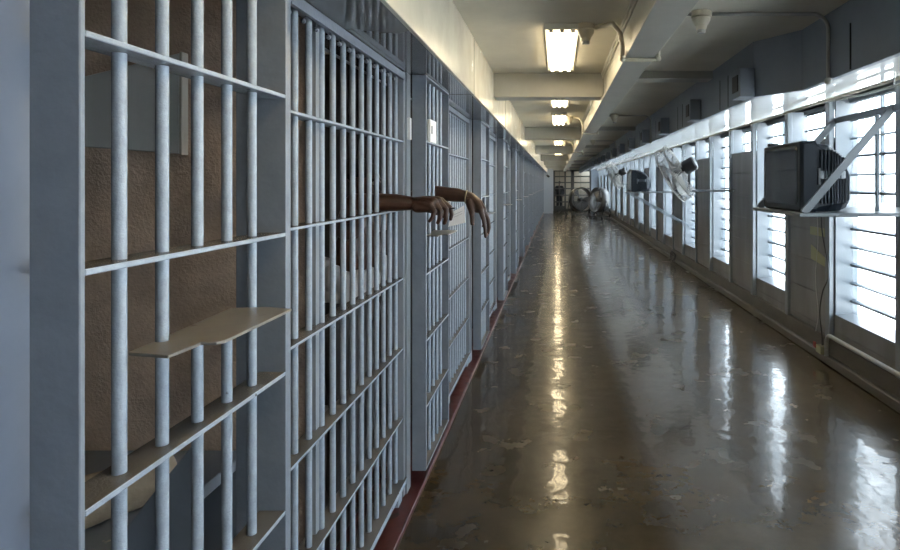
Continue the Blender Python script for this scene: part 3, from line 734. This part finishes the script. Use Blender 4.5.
# ------------------------------------------------------------------ people
def remesh(mb, name, m, voxel, parent=None, smooth_it=4):
    me = mb.mesh(name + '_tmp', m)
    o = bpy.data.objects.new(name, me); COL.objects.link(o)
    r = o.modifiers.new('r', 'REMESH'); r.mode = 'VOXEL'; r.voxel_size = voxel; r.use_smooth_shade = True
    s_ = o.modifiers.new('s', 'SMOOTH'); s_.iterations = smooth_it; s_.factor = 0.5
    dg = bpy.context.evaluated_depsgraph_get()
    me2 = bpy.data.meshes.new_from_object(o.evaluated_get(dg)); me2.name = name
    o.modifiers.clear(); o.data = me2
    if not me2.materials: me2.materials.append(m)
    me2.polygons.foreach_set('use_smooth', [True] * len(me2.polygons))
    if parent: o.parent = parent
    return o
def chain(mb, pts, rs):
    for a, b_, ra, rb in zip(pts, pts[1:], rs, rs[1:]): mb.cone(a, b_, ra, rb, 14)
def head(mb, c, face, R=1.0):
    f = Vector(face).normalized(); s_ = Vector((0, 0, 1)).cross(f).normalized(); up = Vector((0, 0, 1)); c = Vector(c)
    rot = Matrix((s_, f, up)).transposed()
    P = lambda a, b_, d_: c + s_ * a * R + f * b_ * R + up * d_ * R
    mb.ball(P(0, -0.012, 0.035), 0.095 * R, 3, (0.80, 1.0, 0.88), rot)
    mb.ball(P(0, 0.015, -0.035), 0.07 * R, 3, (0.86, 1.0, 1.15), rot)
    mb.ball(P(0, 0.055, -0.09), 0.028 * R, 2, (1.1, 0.9, 0.8), rot)
    mb.cone(P(0, 0.082, 0.02), P(0, 0.104, -0.022), 0.010 * R, 0.015 * R); 
    for q in (-1, 1):
        mb.ball(P(q * 0.014, 0.094, -0.025), 0.011 * R, 2)
        mb.ball(P(q * 0.080, -0.005, 0.0), 0.028 * R, 2, (0.3, 0.7, 1.1), rot)
        mb.cone(P(q * 0.012, 0.080, 0.035), P(q * 0.046, 0.070, 0.035), 0.010 * R, 0.009 * R)
    mb.cone(P(-0.02, 0.084, -0.056), P(0.02, 0.084, -0.056), 0.008 * R, 0.008 * R)
    mb.cone(P(-0.016, 0.083, -0.067), P(0.016, 0.083, -0.067), 0.009 * R, 0.009 * R)
    return P, rot

per = empty('person', (-1.10, 3.22, 0.03), 'person behind the bars, white shirt bunched at the waist, both forearms reaching out', 'person')
def R_(p_): return Vector(p_) - per.location
mb = MB()
def C(pts, rs): chain(mb, [R_(q) for q in pts], rs)
# torso
C([(-1.11, 3.22, 0.98), (-1.10, 3.22, 1.12), (-1.08, 3.22, 1.28), (-1.06, 3.22, 1.40)], [0.13, 0.115, 0.125, 0.10])
for s_ in (-1, 1):
    C([(-1.11, 3.22 + 0.07 * s_, 0.98), (-1.10, 3.22 + 0.06 * s_, 1.12), (-1.075, 3.22 + 0.085 * s_, 1.30), (-1.055, 3.22 + 0.10 * s_, 1.42)], [0.115, 0.095, 0.105, 0.07])
C([(-1.06, 3.22, 1.42), (-1.05, 3.22, 1.50), (-1.04, 3.22, 1.58)], [0.085, 0.06, 0.058])
C([(-1.06, 3.22, 1.455), (-1.055, 3.02, 1.445)], [0.07, 0.062]); C([(-1.06, 3.22, 1.455), (-1.01, 3.43, 1.455)], [0.07, 0.062])
# right arm (nearer the camera)
C([(-1.055, 3.02, 1.44), (-1.0, 2.90, 1.515), (-0.955, 2.828, 1.578)], [0.062, 0.052, 0.045])
C([(-0.955, 2.828, 1.578), (-0.85, 2.830, 1.580), (-0.76, 2.842, 1.577), (-0.69, 2.85, 1.573)], [0.044, 0.0425, 0.0415, 0.033])
# left arm
C([(-1.01, 3.43, 1.45), (-0.90, 3.53, 1.54), (-0.80, 3.61, 1.618)], [0.060, 0.050, 0.044])
C([(-0.80, 3.61, 1.618), (-0.74, 3.613, 1.612), (-0.60, 3.606, 1.598), (-0.525, 3.602, 1.586)], [0.044, 0.0435, 0.042, 0.032])
# legs
for s_ in (-1, 1):
    C([(-1.11, 3.22 + 0.095 * s_, 0.92), (-1.09, 3.22 + 0.11 * s_, 0.52), (-1.12, 3.22 + 0.115 * s_, 0.11)], [0.092, 0.062, 0.045])
    C([(-1.14, 3.22 + 0.115 * s_, 0.065), (-0.95, 3.22 + 0.135 * s_, 0.055)], [0.04, 0.032])
P, rot = head(mb, R_((-1.03, 3.22, 1.67)), (1, -0.15, -0.25))
# right hand: palm down, fingers curled over the paper
W1 = (-0.69, 2.85, 1.573)
mc = [(-0.597, 2.817, 1.568), (-0.580, 2.836, 1.582), (-0.566, 2.857, 1.588), (-0.556, 2.879, 1.584)]
for q, r in zip(mc, (0.0185, 0.0195, 0.0200, 0.0195)): C([W1, tuple((Vector(W1) + Vector(q)) / 2 + Vector((0, 0, 0.004))), q], [0.029, 0.026, r * 0.97])
C([(-0.66, 2.832, 1.556), (-0.605, 2.825, 1.552)], [0.027, 0.021]); C([(-0.655, 2.866, 1.554), (-0.60, 2.878, 1.552)], [0.027, 0.021])
fr = [((-0.574, 2.808, 1.536), (-0.582, 2.807, 1.508), (-0.597, 2.810, 1.492)),
      ((-0.550, 2.831, 1.540), (-0.552, 2.831, 1.505), (-0.563, 2.834, 1.482)),
      ((-0.528, 2.858, 1.544), (-0.527, 2.859, 1.505), (-0.537, 2.862, 1.478)),
      ((-0.514, 2.884, 1.553), (-0.506, 2.888, 1.520), (-0.512, 2.891, 1.496))]
for m0, g_, r in zip(mc, fr, (0.0108, 0.0118, 0.0122, 0.0118)):
    C([m0, g_[0], g_[1], g_[2]], [r * 1.3, r * 1.08, r * 0.95, r * 0.78])
C([(-0.665, 2.872, 1.558), (-0.622, 2.902, 1.543), (-0.580, 2.912, 1.526), (-0.545, 2.911, 1.508)], [0.023, 0.0165, 0.0135, 0.0108])
# left hand: hanging from a bent wrist, thumb nearest the camera
W2 = (-0.520, 3.602, 1.584)
mc2 = [(-0.455, 3.568, 1.510), (-0.440, 3.592, 1.508), (-0.441, 3.617, 1.503), (-0.449, 3.640, 1.500)]
for q, r in zip(mc2, (0.0205, 0.0205, 0.020, 0.018)): C([W2, tuple((Vector(W2) + Vector(q)) / 2 + Vector((0.007, 0, 0.005))), q], [0.031, 0.027, r * 0.95])
C([(-0.517, 3.585, 1.555), (-0.475, 3.576, 1.51)], [0.028, 0.021]); C([(-0.517, 3.62, 1.555), (-0.473, 3.625, 1.51)], [0.028, 0.021])
fr2 = [((-0.434, 3.560, 1.450), (-0.426, 3.558, 1.400), (-0.423, 3.557, 1.352)),
       ((-0.412, 3.592, 1.450), (-0.406, 3.593, 1.405), (-0.413, 3.594, 1.370)),
       ((-0.416, 3.621, 1.450), (-0.420, 3.622, 1.410), (-0.431, 3.622, 1.384)),
       ((-0.430, 3.646, 1.458), (-0.438, 3.648, 1.428), (-0.450, 3.648, 1.407))]
for m0, g_, r in zip(mc2, fr2, (0.0125, 0.0125, 0.012, 0.0105)):
    C([m0, g_[0], g_[1], g_[2]], [r * 1.35, r * 1.08, r * 0.95, r * 0.78])
C([(-0.522, 3.580, 1.556), (-0.507, 3.560, 1.505), (-0.500, 3.551, 1.462), (-0.500, 3.548, 1.428)], [0.027, 0.0185, 0.0145, 0.0115])
remesh(mb, 'body', M['skin'], 0.0034, per, 3)
# nails on the hanging hand
MB().ball(R_((-0.412, 3.557, 1.364)), 0.008, 2, (0.4, 0.8, 1.3)).build('fingernail', M['nail'], per, smooth=True)
MB().ball(R_((-0.492, 3.546, 1.428)), 0.0085, 2, (0.4, 0.8, 1.3)).build('thumbnail', M['nail'], per, smooth=True)
m = MB()
for q in (-1, 1): m.ball(P(q * 0.031, 0.071, 0.018), 0.0125, 2)
m.build('eyes', M['eye'], per, smooth=True)
m = MB(); m.ball(P(0, -0.02, 0.05), 0.098, 3, (0.83, 1.0, 0.86), rot); m.build('hair', M['hair'], per, smooth=True)
m = MB(); a_, u_, v_ = frame_axes((1, 0, -0.16))
m.tube([R_((-0.545, 3.602, 1.589)) + (u_ * math.cos(t_) + v_ * math.sin(t_)) * 0.036 for t_ in [2 * PI * i / 28 for i in range(28)]], 0.004, 8, closed=True)
tag(m.build('bracelet', M['tan'], per, smooth=True), 'thin tan wristband on the hanging hand')
mb = MB()
for s_ in (-1, 1):
    C([(-1.11, 3.22 + 0.085 * s_, 0.98), (-1.11, 3.22 + 0.095 * s_, 0.90), (-1.09, 3.22 + 0.11 * s_, 0.52), (-1.12, 3.22 + 0.115 * s_, 0.11)], [0.135, 0.125, 0.09, 0.075])
remesh(mb, 'trousers', M['greycloth'], 0.008, per, 2)
mb = MB()
for i in range(14):
    a = 2 * PI * i / 14
    mb.ball(R_((-1.10 + 0.135 * math.cos(a), 3.22 + 0.19 * math.sin(a), 1.19 + random.uniform(-0.03, 0.05))), random.uniform(0.055, 0.075), 2)
    mb.ball(R_((-1.10 + 0.12 * math.cos(a), 3.22 + 0.17 * math.sin(a), 1.11)), 0.06, 2)
remesh(mb, 'bunched_shirt', M['cloth'], 0.008, per, 2)

# letter and pen
lt = empty('letter', (-0.475, 2.905, 1.51), 'small white folded letter held out in the nearer hand', 'paper')
MB().hexa([(-0.052, -0.003, -0.052), (0.032, -0.003, -0.032), (0.032, -0.002, -0.032), (-0.052, -0.002, -0.052),
           (-0.034, -0.003, 0.018), (0.026, -0.003, 0.052), (0.026, -0.002, 0.052), (-0.034, -0.002, 0.018)]).build('sheet', M['paper'], lt)
m = MB()
for i in range(2):
    z = 0.012 - 0.012 * i
    m.hexa([(-0.022, -0.0036, z - 0.006), (0.018, -0.0036, z + 0.012), (0.018, -0.0031, z + 0.012), (-0.022, -0.0031, z - 0.006),
            (-0.022, -0.0036, z - 0.0045), (0.018, -0.0036, z + 0.0135), (0.018, -0.0031, z + 0.0135), (-0.022, -0.0031, z - 0.0045)])
m.build('writing', M['ink'], lt)
o = MB().tube([(-0.545, 2.888, 1.535), (-0.505, 2.875, 1.548), (-0.487, 2.870, 1.551)], 0.0042, 8).build('pen', M['pen'], smooth=True)
tag(o, 'short black pen between the fingers of the nearer hand', 'pen')

# guard behind the gate
pg = empty('person', (0.15, YE + 0.7, 0), 'person in dark clothing standing behind the end gate', 'person')
mb = MB()
for s_ in (-1, 1):
    chain(mb, [Vector(q) for q in ((0.09 * s_, 0, 0.95), (0.10 * s_, -0.02, 0.52), (0.11 * s_, 0, 0.1))], [0.10, 0.075, 0.06])
    chain(mb, [Vector(q) for q in ((0.11 * s_, 0.03, 0.06), (0.12 * s_, -0.16, 0.045))], [0.045, 0.04])
    chain(mb, [Vector(q) for q in ((0.07 * s_, 0, 0.95), (0.07 * s_, 0, 1.15), (0.10 * s_, 0, 1.38))], [0.12, 0.11, 0.10])
    chain(mb, [Vector(q) for q in ((0.19 * s_, 0, 1.42), (0.25 * s_, 0.02, 1.16), (0.24 * s_, -0.08, 0.92))], [0.065, 0.05, 0.04])
    chain(mb, [Vector(q) for q in ((0.24 * s_, -0.08, 0.92), (0.235 * s_, -0.11, 0.84))], [0.035, 0.03])
    for j in range(4): chain(mb, [Vector(q) for q in ((0.235 * s_, -0.135 + 0.022 * j, 0.83), (0.232 * s_, -0.14 + 0.022 * j, 0.78), (0.225 * s_, -0.135 + 0.022 * j, 0.755 + 0.006 * abs(j - 1)))], [0.010, 0.009, 0.008])
    chain(mb, [Vector(q) for q in ((0.225 * s_, -0.12, 0.87), (0.205 * s_, -0.16, 0.83), (0.20 * s_, -0.165, 0.80))], [0.013, 0.010, 0.009])
chain(mb, [Vector((0, 0, 1.42)), Vector((0, 0, 1.55))], [0.085, 0.058])
P2, rot2 = head(mb, Vector((0, -0.01, 1.655)), (-0.3, -1, 0))
remesh(mb, 'body', M['skin'], 0.006, pg, 2)
mb = MB()
for s_ in (-1, 1):
    chain(mb, [Vector(q) for q in ((0.09 * s_, 0, 0.95), (0.10 * s_, -0.02, 0.52), (0.11 * s_, 0, 0.1))], [0.115, 0.09, 0.08])
    chain(mb, [Vector(q) for q in ((0.11 * s_, 0.03, 0.06), (0.12 * s_, -0.16, 0.05))], [0.055, 0.05])
    chain(mb, [Vector(q) for q in ((0.07 * s_, 0, 0.95), (0.07 * s_, 0, 1.15), (0.10 * s_, 0, 1.38))], [0.13, 0.122, 0.112])
    chain(mb, [Vector(q) for q in ((0.18 * s_, 0, 1.42), (0.25 * s_, 0.02, 1.16), (0.24 * s_, -0.07, 0.95))], [0.076, 0.062, 0.05])
chain(mb, [Vector((-0.15, 0, 1.43)), Vector((0.15, 0, 1.43))], [0.08, 0.08])
remesh(mb, 'uniform', M['darkcloth'], 0.010, pg, 2)
m = MB(); m.ball(P2(0, -0.02, 0.05), 0.099, 3, (0.83, 1.0, 0.86), rot2); m.build('hair', M['hair'], pg, smooth=True)
m = MB()
for q in (-1, 1): m.ball(P2(q * 0.031, 0.071, 0.018), 0.0125, 2)
m.build('eyes', M['eye'], pg, smooth=True)

# ------------------------------------------------------------------ outdoors
struct(MB().box(2.9, 60, -40, 80, -0.35, -0.30).build('ground', M['ground']))
w = bpy.data.worlds.new('World'); S.world = w; w.use_nodes = True
bg = w.node_tree.nodes['Background']; bg.inputs['Color'].default_value = (0.84, 0.93, 1.0, 1); bg.inputs['Strength'].default_value = 9.0

sd = bpy.data.lights.new('Sun', 'SUN'); sd.energy = 22; sd.angle = 0.009; sd.color = (1.0, 0.97, 0.92)
so = bpy.data.objects.new('Sun', sd); COL.objects.link(so); so.location = (-20, 0, 40); so.rotation_euler = (0, math.radians(-30), 0)
# ------------------------------------------------------------------ camera
cd = bpy.data.cameras.new('Camera'); cam = bpy.data.objects.new('Camera', cd); COL.objects.link(cam)
cam.location = (0, 0, EYE); cam.rotation_euler = (PI / 2, 0, 0)
cd.sensor_width = 36; cd.lens = 24.0
cd.shift_x = -(557 - 450) / 900; cd.shift_y = -(275 - 183) / 900
cd.clip_start = 0.05; cd.clip_end = 300
S.camera = cam
S.view_settings.view_transform = 'Standard'; S.view_settings.look = 'None'; S.view_settings.gamma = 1; S.view_settings.exposure = 0.6
S.view_settings.use_curve_mapping = False
S.cycles.max_bounces = 10; S.cycles.diffuse_bounces = 5; S.cycles.glossy_bounces = 5; S.cycles.transparent_max_bounces = 16
S.cycles.sample_clamp_indirect = 8
